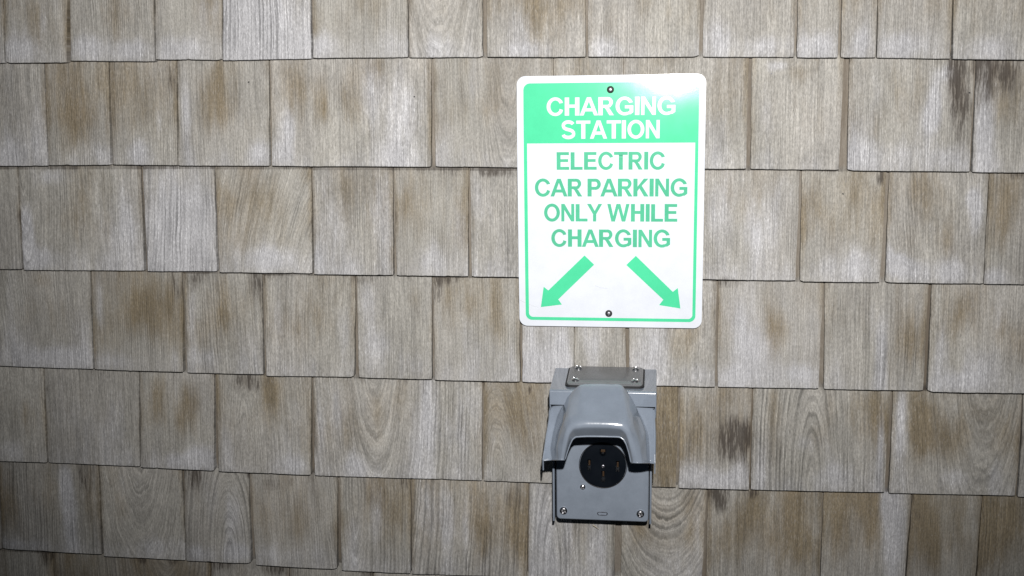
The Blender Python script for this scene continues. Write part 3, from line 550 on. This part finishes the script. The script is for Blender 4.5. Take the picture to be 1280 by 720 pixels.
# ---- lettering: each glyph as outlines in cap heights
S_ = 0.240
def arcpts(cx, cy, rx, ry, a0, a1, n=24):
    return [(cx + rx * math.cos(math.radians(a0 + (a1 - a0) * k / n)), cy + ry * math.sin(math.radians(a0 + (a1 - a0) * k / n))) for k in range(n + 1)]
def ring_stroke(cx, cy, rx, ry, s, a0, a1, n=28):
    return arcpts(cx, cy, rx, ry, a0, a1, n) + arcpts(cx, cy, rx - s, ry - s * .92, a1, a0, n)
def ribbon(path, s):
    L = []; R_ = []
    for i, p in enumerate(path):
        a = path[max(0, i - 1)]; b = path[min(len(path) - 1, i + 1)]
        d = Vector((b[0] - a[0], b[1] - a[1])).normalized()
        L.append((p[0] - d.y * s / 2, p[1] + d.x * s / 2)); R_.append((p[0] + d.y * s / 2, p[1] - d.x * s / 2))
    return L + R_[::-1]
def glyph(ch):
    s = S_
    if ch == 'I': return s, [[[(0, 0), (s, 0), (s, 1), (0, 1)]]]
    if ch == 'L': return .72, [[[(0, 0), (.72, 0), (.72, .165), (s, .165), (s, .99), (0, .99)]]]
    if ch == 'E': return .76, [[[(0, 0), (.76, 0), (.76, .17), (s, .17), (s, .44), (.70, .44), (.70, .605), (s, .605), (s, .83), (.745, .83), (.745, 1), (0, 1)]]]
    if ch == 'T':
        c = .41; return .82, [[[(c - s/2, 0), (c + s/2, 0), (c + s/2, .83), (.82, .83), (.82, 1), (0, 1), (0, .83), (c - s/2, .83)]]]
    if ch == 'H': return .80, [[[(0, 0), (s, 0), (s, .435), (.80 - s, .435), (.80 - s, 0), (.80, 0), (.80, 1), (.80 - s, 1), (.80 - s, .608), (s, .608), (s, 1), (0, 1)]]]
    if ch == 'N': return .79, [[[(0, 0), (.185, 0), (.185, .66), (.60, 0), (.79, 0), (.79, 1), (.605, 1), (.605, .345), (.195, 1), (0, 1)]]]
    if ch == 'A':
        return 1.0, [[[(0, 0), (.215, 0), (.302, .222), (.696, .222), (.786, 0), (1.0, 0), (.610, 1), (.392, 1)], [(.360, .395), (.500, .770), (.638, .395)]]]
    if ch == 'K': return .88, [[[(0, 0), (s, 0), (s, .30), (.345, .455), (.620, 0), (.88, 0), (.485, .60), (.865, 1), (.60, 1), (s, .555), (s, 1), (0, 1)]]]
    if ch == 'Y': return .92, [[[(.36, 0), (.56, 0), (.56, .42), (.92, 1), (.69, 1), (.465, .60), (.235, 1), (0, 1), (.36, .42)]]]
    if ch == 'W': return 1.34, [[[(.25, 0), (.465, 0), (.67, .745), (.875, 0), (1.09, 0), (1.34, 1), (1.135, 1), (.978, .315), (.79, 1), (.55, 1), (.365, .31), (.205, 1), (0, 1)]]]
    if ch == 'O':
        o = arcpts(.485, .5, .485, .517, 0, 360, 44)[:-1]; i = arcpts(.485, .5, .485 - .205, .517 - .178, 0, 360, 44)[:-1]
        return .97, [[o, i]]
    if ch == 'P':
        o = [(0, 0), (s, 0), (s, .375)] + [(.40, .375)] + arcpts(.47, .687, .30, .313, -90, 90, 16) + [(0, 1)]
        i = [(s, .545), (.40, .545)] + arcpts(.45, .687, .118, .142, -90, 90, 12) + [(s, .829)]
        return .77, [[o, i[::-1]]]
    if ch == 'R':
        o = [(0, 0), (s, 0), (s, .418), (.27, .418), (.335, .405), (.39, .355), (.60, 0), (.845, 0), (.715, .20), (.63, .34), (.555, .415)] + \
            [(.66, .45)] + arcpts(.51, .72, .275, .28, -50, 90, 14) + [(0, 1)]
        i = [(s, .575), (.42, .575)] + arcpts(.48, .702, .112, .130, -85, 85, 12) + [(s, .832)]
        return .845, [[o, i[::-1]]]
    if ch == 'C':
        a = arcpts(.475, .5, .475, .517, 38, 322, 40)
        b = arcpts(.475, .5, .272, .342, 318, 42, 36)
        out = [(.885, .715)] + [p for p in a if True] + [(.895, .315)] + [(.700, .372)] + b + [(.695, .665)]
        out = arcpts(.475, .5, .475, .517, 30, 330, 40)
        out[0] = (.893, .712); out[-1] = (.897, .318)
        inn = arcpts(.475, .5, .270, .343, 334, 26, 36)
        inn[0] = (.700, .378); inn[-1] = (.690, .668)
        return .90, [[out + inn]]
    if ch == 'G':
        out = arcpts(.485, .5, .485, .517, 30, 305, 40)
        out[0] = (.925, .700)
        inn = arcpts(.485, .5, .278, .345, 300, 28, 34)
        inn[-1] = (.722, .672)
        lp = out[:-1] + [(.80, .045), (.955, .155), (.955, .535), (.50, .535), (.50, .368), (.752, .368), (.752, .245), (.65, .175)] + inn[1:]
        return .955, [[lp]]
    if ch == 'S':
        up = arcpts(.405, .735, .292, .196, 22, 180, 18)
        lo = arcpts(.405, .268, .308, .190, 0, -168, 18)
        path = up + [(.130, .655), (.185, .585), (.28, .540), (.405, .507), (.54, .472), (.64, .425), (.705, .345)] + lo
        return .82, [[ribbon(path, .192)]]
def text_line(txt, x0, x1, z0, z1, mat, off, gap=.085, space=.22, gaps=None):
    H = z1 - z0
    pos = []; x = 0
    for k, ch in enumerate(txt):
        if ch == ' ': x += space; continue
        w, sh = glyph(ch)
        pos.append((x, sh)); x += w
        nxt = txt[k + 1] if k + 1 < len(txt) else ''
        gp = gap
        pair = ch + nxt
        if 'A' in pair and ('T' in pair or 'Y' in pair): gp = -.03
        elif pair in ('PA', 'LY'): gp = -.03
        elif 'A' in pair: gp = .01
        elif pair in ('RK', 'CT', 'TR', 'ST', 'KI'): gp = .045
        elif 'T' in pair: gp = .05
        x += gp
    x -= gap
    k = (x1 - x0) / (H * x)
    L = []
    for px, sh in pos:
        for loops in sh:
            L.append([[(x0 + (px + a) * H * k, z0 + b * H) for a, b in lp] for lp in loops])
    sign_layer('lettering', L, mat, off)
text_line('CHARGING', -.0862, .0872, 1.4965, 1.5208, M_WHITE_TXT, .0005)
text_line('STATION', -.0662, .0666, 1.4652, 1.4897, M_WHITE_TXT, .0005)
text_line('ELECTRIC', -.0729, .0741, 1.4232, 1.4473, M_GREEN_TXT, .0003)
text_line('CAR PARKING', -.1032, .1047, 1.3866, 1.4110, M_GREEN_TXT, .0003)
text_line('ONLY WHILE', -.0907, .0917, 1.3521, 1.3764, M_GREEN_TXT, .0003)
text_line('CHARGING', -.0809, .0824, 1.3167, 1.3410, M_GREEN_TXT, .0003)
sign_layer('arrow', [[[(-.0349, 1.3046), (-.0215, 1.2918), (-.0718, 1.2419), (-.0668, 1.2345), (-.0964, 1.2305), (-.0922, 1.2597), (-.0856, 1.2546)]]], M_GREEN, .0003, 'green arrow pointing down to the left')
sign_layer('arrow', [[[(.0359, 1.3046), (.0229, 1.2917), (.0741, 1.2432), (.0684, 1.2355), (.0977, 1.2310), (.0937, 1.2599), (.0870, 1.2545)]]], M_GREEN, .0003, 'green arrow pointing down to the right')

# faint scuffs in the face of the sign
for pts in ([(-.1265, 1.2405), (-.118, 1.2360), (-.108, 1.2322), (-.100, 1.2300)], [(.060, 1.338), (.064, 1.330), (.066, 1.321)], [(-.02, 1.262), (-.012, 1.259), (-.003, 1.2585)]):
    sign_layer('scuff', [[[(x, z + .00022) for x, z in pts] + [(x, z - .00022) for x, z in pts[::-1]]]], M_SCUFF, .0002)
def lathe(bm, prof, seg=24):
    """prof: (radius, depth towards the viewer); axis = -Y"""
    rings = []
    for r, d in prof:
        if r < 1e-6: rings.append([bm.verts.new((0, -d, 0))])
        else: rings.append([bm.verts.new((r * math.cos(2*math.pi*k/seg), -d, r * math.sin(2*math.pi*k/seg))) for k in range(seg)])
    for A, B in zip(rings, rings[1:]):
        for k in range(seg):
            k2 = (k + 1) % seg
            if len(A) == 1: bm.faces.new((A[0], B[k], B[k2]))
            elif len(B) == 1: bm.faces.new((A[k], A[k2], B[0]))
            else: bm.faces.new((A[k], A[k2], B[k2], B[k]))
def screw_bm(r, h):
    """pan head with a real Phillips cross sunk into it"""
    bm = bmesh.new()
    seg = 32; R = 8
    vs = []
    ring_prev = None
    def inside(x, z):
        a = r * .62; b = r * .17
        return (abs(x) < a and abs(z) < b) or (abs(z) < a and abs(x) < b)
    nr = 12
    rings = []
    for j in range(nr + 1):
        rr = r * j / nr
        if j == 0:
            rings.append([bm.verts.new((0, -h * .45, 0))]); continue
        ring = []
        for k in range(seg):
            a = 2 * math.pi * (k + .0) / seg
            x, z = rr * math.cos(a), rr * math.sin(a)
            t = rr / r
            d = h * math.sqrt(max(0, 1 - (t * .92) ** 2.4))
            if inside(x, z): d -= h * .55
            ring.append(bm.verts.new((x, -d, z)))
        rings.append(ring)
    rings.append([bm.verts.new((v.co.x, 0.001, v.co.z)) for v in rings[-1]])
    for A, B in zip(rings, rings[1:]):
        for k in range(seg):
            k2 = (k + 1) % seg
            if len(A) == 1: bm.faces.new((A[0], B[k], B[k2]))
            else: bm.faces.new((A[k], A[k2], B[k2], B[k]))
    return bm
for sx, sz, rz in ((.0002, 1.5306, 25), (-.0012, 1.2225, 8)):
    bm = bmesh.new(); lathe(bm, [(.0049, -.001), (.0049, .0006), (.0044, .0012), (.0034, .0013), (0, .0013)], 28)
    w_ = obj('washer', bm, M_RUBBER, None, None, True)
    w_.parent = sign; w_.location = (sx, sign_y(sz), sz - 1.203); w_.rotation_euler.x = 0
    o = obj('screw', screw_bm(.0031, .0016), M_DULLSTEEL, None, None, False)
    o.parent = sign; o.location = (sx, sign_y(sz) - .0011, sz - 1.203); o.rotation_euler = (0, math.radians(rz), 0)

# ------------------------------------------------------------------ the outlet box
OX, OZ = -.0070, 1.0
box = empty('outlet_box', 'grey metal weatherproof power outlet box with hooded flip lid mounted below the sign', 'electrical outlet', (OX, 0, .93))
def bobj(name, bm, mat, smooth=True, label=None, parent=None):
    o = obj(name, bm, mat)
    p = parent or box
    o.parent = p
    o.matrix_parent_inverse = Matrix.Translation(-Vector(box.location)) if parent is None else Matrix.Identity(4)
    if smooth: autosmooth(o)
    if label: o['label'] = label
    return o
def mm(v): return v * .001
# inner box and side channels
bm = bmesh.new(); quad_box(bm, -.069, .055, -.046, -.004, .940, 1.110, .002)
bobj('back_box', bm, M_GREY)
bm = bmesh.new(); quad_box(bm, -.0776, -.0748, -.0585, -.004, .9295, 1.112, .0006)
bobj('side_flange', bm, M_GREY)
bm = bmesh.new(); quad_box(bm, .0582, .0610, -.0585, -.004, .9300, 1.112, .0006)
bobj('side_flange', bm, M_GREY)
# face plate with a rolled edge and a round opening
def plate_bm(x0, x1, z0, z1, r, y, thick, hole=None, edge=.0012):
    bm = bmesh.new()
    outer = rrect(x0 + edge, x1 - edge, z0 + edge, z1 - edge, max(.0005, r - edge), 8)
    outer2 = rrect(x0, x1, z0, z1, r, 8)
    loops = [outer]
    if hole: loops.append([(hole[0] + hole[2] * math.cos(a), hole[1] + hole[2] * math.sin(a)) for a in [-2 * math.pi * k / 56 for k in range(56)]])
    flat_shape(bm, loops)
    for v in bm.verts: v.co.y = y
    base = [v for v in bm.verts]
    A = base[:len(outer)]
    B = [bm.verts.new((x, y + edge * .8, z)) for x, z in outer2]
    Cc = [bm.verts.new((x, y + thick, z)) for x, z in outer2]
    n_ = len(A)
    for P_, Q_ in ((A, B), (B, Cc)):
        for k in range(n_):
            bm.faces.new((P_[k], P_[(k + 1) % n_], Q_[(k + 1) % n_], Q_[k]))
    if hole:
        Hh = base[len(outer):]; Hb = [bm.verts.new((v.co.x, y + thick, v.co.z)) for v in Hh]
        for k in range(len(Hh)): bm.faces.new((Hh[k], Hh[(k + 1) % len(Hh)], Hb[(k + 1) % len(Hh)], Hb[k]))
    return bm
CX, CZ = -.0069, 1.0145
bobj('face_plate', plate_bm(-.0722, .0568, .9325, 1.100, .0055, -.0570, .0100, (CX, CZ, .0322)), M_PLATE)
# embossed oval mark
bm = bmesh.new()
oc = []
for k in range(28):
    a = 2 * math.pi * k / 28
    ex = .0044 * (1 if math.cos(a) > 0 else -1) if abs(math.cos(a)) > .05 else 0
    oc.append((ex + .0024 * math.cos(a), .0022 * math.sin(a)))
for k in range(28):
    pass
rg = []
for x, z in oc:
    ring = []
    L_ = math.hypot(x, z)
    nx_, nz_ = (x / L_, z / L_)
    for q in range(6):
        b = 2 * math.pi * q / 6
        ring.append(bm.verts.new((-.0076 + x + nx_ * .0008 * math.cos(b), -.0570 - .0011 * math.sin(b), .9427 + z + nz_ * .0008 * math.cos(b))))
    rg.append(ring)
for k in range(28):
    A = rg[k]; B = rg[(k + 1) % 28]
    for q in range(6): bm.faces.new((A[q], A[(q + 1) % 6], B[(q + 1) % 6], B[q]))
bobj('embossed_mark', bm, M_DULLSTEEL)
# the receptacle: black disc with four real slots and brass contacts
rec_bm = bmesh.new()
RY = -.0595
disc = [(CX + .0318 * math.cos(2*math.pi*k/56), CZ + .0318 * math.sin(2*math.pi*k/56)) for k in range(56)]
def rect_loop(cx, cz, hx, hz): return [(cx - hx, cz - hz), (cx - hx, cz + hz), (cx + hx, cz + hz), (cx + hx, cz - hz)]
slots = [rect_loop(CX - .0190, CZ + .0005, .0025, .0080), rect_loop(CX + .0205, CZ - .0005, .0025, .0080), rect_loop(CX + .0005, CZ - .0158, .0026, .0082)]
gr = [(CX - .0045, CZ + .0240)] + [(CX + .0045 * math.cos(a), CZ + .0185 + .0045 * math.sin(a)) for a in [math.pi + math.pi * k / 8 for k in range(9)]] + [(CX + .0045, CZ + .0240)]
slots.append(gr)
flat_shape(rec_bm, [disc] + slots)
for v in rec_bm.verts: v.co.y = RY
bv = list(rec_bm.verts); idx = 0
for li, lp in enumerate([disc] + slots):
    ring = bv[idx:idx + len(lp)]; idx += len(lp)
    if li == 0:
        r2 = [rec_bm.verts.new((CX + (v.co.x - CX) * 1.018, RY + .0008, CZ + (v.co.z - CZ) * 1.018)) for v in ring]
        r3 = [rec_bm.verts.new((v.co.x, -.050, v.co.z)) for v in r2]
        rr_ = [ring, r2, r3]
    else:
        rr_ = [ring, [rec_bm.verts.new((v.co.x, RY + .012, v.co.z)) for v in ring]]
    for A, B in zip(rr_, rr_[1:]):
        for k in range(len(A)): rec_bm.faces.new((A[k], A[(k + 1) % len(A)], B[(k + 1) % len(A)], B[k]))
    if li: rec_bm.faces.new(rr_[-1])
rec = bobj('receptacle', rec_bm, M_BAKELITE)
for sx, sz, hx, hz in ((CX - .0190, CZ + .0022, .0012, .0034), (CX + .0205, CZ + .0008, .0012, .0034), (CX + .0005, CZ - .0132, .0012, .0036), (CX, CZ + .0205, .0030, .0018)):
    bm = bmesh.new(); quad_box(bm, sx - hx, sx + hx, RY + .0035, RY + .010, sz - hz, sz + hz, .0003)
    o = obj('contact', bm, M_BRASS); o.parent = rec; o.matrix_parent_inverse = Matrix.Identity(4)
bm = bmesh.new(); lathe(bm, [(.0337, -.002), (.0337, .0012), (.0333, .0017), (.0328, .0015), (.0328, -.002)], 56)
o = obj('retaining_ring', bm, M_DARKSTEEL, rec, None, True); o.location = (CX, -.0572, CZ)
# screws on the face plate and in the middle of the receptacle
for sx, sz, r, h, a, y in ((-.0624, .9454, .0055, .0040, 20, -.0570), (.0456, .9448, .0055, .0040, 15, -.0570), (-.0352, .9816, .0038, .0028, 40, -.0570), (CX + .0002, CZ - .001, .0026, .0012, 10, RY)):
    o = obj('screw', screw_bm(r, h), M_STEEL if y > RY else M_DULLSTEEL); o.parent = box; autosmooth(o, 30)
    o.location = (sx - OX, y, sz - .93); o.rotation_euler = (0, math.radians(a), 0)

# rain cap: sloped top, front face, side flanges
def cap_top(y): return 1.1416 + (y + .014) * (.0076 / .085)   # falls towards the front
bm = bmesh.new()
X0, X1 = -.0772, .0662
def cap_poly(xa, xb):
    return
prof = [(-.004, 1.1425), (-.0960, cap_top(-.0960)), (-.0970, cap_top(-.0970) - .0002), (-.0981, cap_top(-.098) - .0009), (-.0988, cap_top(-.099) - .0019), (-.0990, cap_top(-.099) - .0030), (-.0990, 1.1135)]
inner = [(-.0975, 1.1135), (-.0972, cap_top(-.0975) - .0045), (-.004, 1.1400)]
lp = prof + inner
N_ = 2
rows_ = []
for x in (X0, X0 + .0012, X1 - .0012, X1):
    ins = .0010 if x in (X0, X1) else 0
    rows_.append([bm.verts.new((x, y + (ins if k in (1, 2, 3, 4, 5, 6) else 0), z - (ins if k in (0, 1) else 0))) for k, (y, z) in enumerate(lp)])
for A, B in zip(rows_, rows_[1:]):
    for k in range(len(lp)): bm.faces.new((A[k], A[(k + 1) % len(lp)], B[(k + 1) % len(lp)], B[k]))
bm.faces.new(rows_[0]); bm.faces.new(rows_[-1][::-1])
bobj('rain_cap', bm, M_GREY)
for xa, xb in ((X0 + .0001, X0 + .0016), (X1 - .0016, X1 - .0001)):
    bm = bmesh.new()
    pts = [(-.006, 1.1402), (-.0982, 1.1315), (-.0982, 1.1136), (-.0880, 1.0960), (-.0800, 1.0905), (-.006, 1.0905)]
    A = [bm.verts.new((xa, y, z)) for y, z in pts]; B = [bm.verts.new((xb, y, z)) for y, z in pts]
    bm.faces.new(A); bm.faces.new(B[::-1])
    for k in range(len(pts)): bm.faces.new((A[k], A[(k + 1) % len(pts)], B[(k + 1) % len(pts)], B[k]))
    bobj('cap_side', bm, M_GREY)
# folded corner tabs on the cap front
for pts in ([(-.0765, 1.1137), (-.0600, 1.1137), (-.0690, 1.1310), (-.0765, 1.1310)], [(.0655, 1.1137), (.0430, 1.1137), (.0570, 1.1305), (.0655, 1.1305)]):
    bm = bmesh.new()
    A = [bm.verts.new((x, -.0996, z)) for x, z in pts]; B = [bm.verts.new((x, -.0988, z)) for x, z in pts]
    bm.faces.new(A); bm.faces.new(B[::-1])
    for k in range(4): bm.faces.new((A[k], A[(k + 1) % 4], B[(k + 1) % 4], B[k]))
    bobj('corner_fold', bm, M_GREY, False)
# gasket and closure plate on top, with four screws
def top_plate(x0, x1, ya, yb, r, h0, h1, edge):
    lo = rrect(x0, x1, ya, yb, r, 8); bm = bmesh.new()
    hi = rrect(x0 + edge, x1 - edge, ya + edge, yb - edge, r, 8)
    V0 = [bm.verts.new((x, y, cap_top(y) + h0)) for x, y in lo]
    V1 = [bm.verts.new((x, y, cap_top(y) + h1 - edge)) for x, y in lo]
    V2 = [bm.verts.new((x, y, cap_top(y) + h1)) for x, y in hi]
    n_ = len(lo)
    for A, B in ((V0, V1), (V1, V2)):
        for k in range(n_): bm.faces.new((A[k], A[(k + 1) % n_], B[(k + 1) % n_], B[k]))
    bm.faces.new(V2); bm.faces.new(V0[::-1])
    return bm
cpl = bobj('closure_plate', top_plate(-.0550, .0475, -.0850, -.0150, .006, .0022, .0042, .0008), M_LID)
bm = top_plate(-.0574, .0499, -.0880, -.0130, .008, .0001, .0023, .0003)
o = obj('gasket', bm, M_RUBBER, cpl); 
for sx, sy in ((-.0430, -.0250), (-.0440, -.0720), (.0370, -.0250), (.0370, -.0720)):
    o = obj('screw', screw_bm(.0054, .0042), M_STEEL, cpl); autosmooth(o, 30)
    o.location = (sx, sy, cap_top(sy) + .0040); o.rotation_euler = (math.radians(-85), 0, 0)
    o.rotation_euler = (Matrix.Rotation(math.radians(-90), 3, 'X') @ Matrix.Rotation(math.radians(random.uniform(0, 80)), 3, 'Y')).to_euler()

# hooded flip lid: sheet pressed into a dome with an arched opening
HOOD = [
 [(-52.9,-145.0,1052.9),(-50.3,-144.0,1061.5),(-46.7,-142.0,1072.0),(-43.1,-140.0,1079.2),(-38.4,-139.0,1082.5),(-24.8,-138.5,1083.6),(-10.0,-138.5,1084.0),(4.7,-138.5,1084.1),(18.3,-139.0,1084.1),(24.1,-140.0,1081.1),(28.3,-142.0,1074.3),(31.6,-144.0,1064.1),(34.3,-145.0,1051.9)],
 [(-54.0,-151.0,1055.0),(-52.3,-152.0,1065.3),(-49.5,-153.0,1078.9),(-46.3,-153.0,1090.0),(-40.5,-153.0,1097.8),(-24.9,-153.0,1100.4),(-9.3,-153.0,1100.8),(6.3,-153.0,1100.9),(20.8,-153.0,1099.5),(27.5,-153.0,1093.2),(31.7,-153.0,1081.4),(34.9,-152.0,1067.0),(37.5,-151.0,1054.1)],
 [(-56.5,-152.0,1055.3),(-55.4,-152.5,1068.7),(-53.2,-152.0,1084.0),(-49.5,-152.0,1096.1),(-42.7,-151.0,1104.7),(-26.0,-151.0,1107.9),(-9.4,-151.0,1108.3),(7.2,-151.0,1108.2),(23.8,-151.0,1106.5),(31.6,-152.0,1098.4),(35.8,-152.0,1085.5),(39.5,-152.5,1070.6),(42.7,-152.0,1054.3)],
 [(-59.9,-150.0,1054.5),(-61.6,-147.0,1071.0),(-57.6,-144.0,1087.8),(-53.5,-141.0,1103.4),(-46.7,-140.0,1112.0),(-27.7,-141.0,1115.0),(-9.9,-141.0,1115.5),(8.9,-141.0,1115.6),(27.5,-140.0,1114.0),(34.9,-141.0,1104.7),(41.3,-144.0,1088.4),(46.1,-147.0,1071.0),(47.9,-150.0,1053.8)],
 [(-65.8,-143.0,1051.8),(-68.1,-135.0,1063.4),(-65.1,-125.0,1082.4),(-60.1,-113.0,1102.1),(-51.5,-105.0,1125.6),(-34.5,-103.0,1142.6),(-7.7,-103.0,1144.3),(6.1,-103.0,1144.1),(19.4,-103.0,1143.5),(32.8,-106.0,1126.8),(42.7,-113.0,1107.1),(51.4,-124.0,1086.5),(54.0,-143.0,1051.5)],
 [(-70.7,-136.0,1049.2),(-73.3,-125.0,1059.8),(-70.8,-110.0,1077.3),(-65.8,-98.0,1097.3),(-56.5,-91.0,1112.3),(-34.6,-86.0,1126.0),(-8.6,-86.0,1128.9),(5.5,-86.0,1128.1),(17.3,-86.0,1127.2),(34.7,-91.0,1113.5),(45.6,-98.0,1098.0),(55.5,-110.0,1077.6),(58.2,-136.0,1049.1)],
 [(-82.4,-137.0,1048.0),(-81.5,-129.0,1056.4),(-80.2,-114.0,1073.9),(-77.6,-100.0,1091.9),(-75.4,-88.0,1106.4),(-35.0,-80.0,1115.2),(-8.9,-80.0,1115.8),(5.2,-80.0,1116.2),(17.1,-80.0,1116.5),(62.0,-88.0,1107.6),(63.8,-100.0,1094.7),(65.1,-114.0,1077.0),(64.9,-137.0,1048.9)]]

def cr(p0, p1, p2, p3, t, k=.5):
    m1 = (p2 - p0) * k; m2 = (p3 - p1) * k
    return p1 * (2*t**3 - 3*t*t + 1) + m1 * (t**3 - 2*t*t + t) + p2 * (-2*t**3 + 3*t*t) + m2 * (t**3 - t*t)
def refine(rows, sub, k=.5):
    out = []
    n_ = len(rows)
    for i in range(n_ - 1):
        for s in range(sub):
            t = s / sub
            p0, p1, p2, p3 = rows[max(0, i - 1)], rows[i], rows[i + 1], rows[min(n_ - 1, i + 2)]
            out.append([cr(a, b, c, d, t, k) for a, b, c, d in zip(p0, p1, p2, p3)])
    out.append(list(rows[-1]))
    return out
grid = [[Vector(p) * .001 for p in r] for r in HOOD]
grid = refine(grid, 6, .24)
cols = list(map(list, zip(*grid)))
cols = refine(cols, 6, .27)
bm = bmesh.new()
GV = [[bm.verts.new(p) for p in c] for c in cols]
for A, B in zip(GV, GV[1:]):
    for k in range(len(A) - 1): bm.faces.new((A[k], A[k + 1], B[k + 1], B[k]))
# outer rim folds back towards the wall
rimL = [c[-1].co.copy() for c in GV]
prev = [c[-1] for c in GV]
for d in (.0015, .012):
    cur = []
    for k, c in enumerate(rimL):
        left = k < len(rimL) * .40; rightside = k > len(rimL) * .64
        cur.append(bm.verts.new((c.x + (-.0006 if left else .0006 if rightside else 0), c.y + d, c.z)))
    for k in range(len(cur) - 1): bm.faces.new((prev[k], prev[k + 1], cur[k + 1], cur[k]))
    prev = cur
lid = bobj('hood_lid', bm, M_GREY, True)
for v in lid.data.vertices: pass
sm = lid.modifiers.new('thickness', 'SOLIDIFY'); sm.thickness = .0016; sm.offset = 0
for p in lid.data.polygons: p.use_smooth = True
lid.data.set_sharp_from_angle(angle=math.radians(60))
# rolled edge round the opening and along the bottom of the lid
def tube(bm, path, r, seg=8):
    rings = []
    for i, p in enumerate(path):
        a = path[max(0, i - 1)]; b = path[min(len(path) - 1, i + 1)]
        t = (b - a).normalized()
        u = t.cross(Vector((0, 1, 0)));
        u = u.normalized() if u.length > 1e-4 else Vector((1, 0, 0))
        w = t.cross(u).normalized()
        rings.append([bm.verts.new(p + u * r * math.cos(2*math.pi*k/seg) + w * r * math.sin(2*math.pi*k/seg)) for k in range(seg)])
    for A, B in zip(rings, rings[1:]):
        for k in range(seg): bm.faces.new((A[k], A[(k + 1) % seg], B[(k + 1) % seg], B[k]))
    bm.faces.new(rings[0]); bm.faces.new(rings[-1][::-1])
pth = [Vector(c) for c in cols[0][::-1]][:-1] + [Vector(c[0]) for c in cols] + [Vector(c) for c in cols[-1]][1:]
pth = [p + Vector((0, -.0011, 0)) for p in pth]
bm = bmesh.new(); tube(bm, pth, .0013)
o = obj('rolled_edge', bm, M_GREY, lid, None, True)
# side cheeks of the lid with the lips that hang below it
for side, x in ((0, -.0822), (1, .0648)):
    pts = [(-.094, 1.108), (-.1055, 1.0945), (-.119, 1.077), (-.133, 1.059), (-.1382, 1.049), (-.1365, 1.0335), (-.130, 1.0335), (-.100, 1.052), (-.070, 1.066), (-.066, 1.108)]
    xs = []
    for y, z in pts:
        t = min(1, max(0, (1.108 - z) / .058))
        xs.append((-.0745 + t * (-.0080)) if side == 0 else (.0625 + t * .0026))
    bm = bmesh.new()
    A = [bm.verts.new((xx - .0007, y, z)) for xx, (y, z) in zip(xs, pts)]; B = [bm.verts.new((xx + .0007, y, z)) for xx, (y, z) in zip(xs, pts)]
    bm.faces.new(A); bm.faces.new(B[::-1])
    for k in range(len(pts)): bm.faces.new((A[k], A[(k + 1) % len(pts)], B[(k + 1) % len(pts)], B[k]))
    o = obj('cheek', bm, M_GREY, lid)
for ch in (rec, cpl, lid):
    for c in ch.children:
        c.matrix_parent_inverse = Matrix.Identity(4)

# a pale splinter caught under the box
bm = bmesh.new()
P1 = Vector((-.0236, -.0135, .9067)); P2 = Vector((-.0120, -.0170, .9004))
d = (P2 - P1); side = d.cross(Vector((0, 1, 0))).normalized()
A = [P1 + side * .0009, P1 - side * .0007, P1 + Vector((0, -.0010, 0))]
V = [bm.verts.new(p) for p in A]; tip = bm.verts.new(P2)
bm.faces.new(V)
for k in range(3): bm.faces.new((V[k], V[(k + 1) % 3], tip))
sp = obj('wood_splinter', bm, M_SPL)
sp['label'] = 'tiny pale wood splinter sticking out of the shingle just under the outlet box'; sp['category'] = 'splinter'
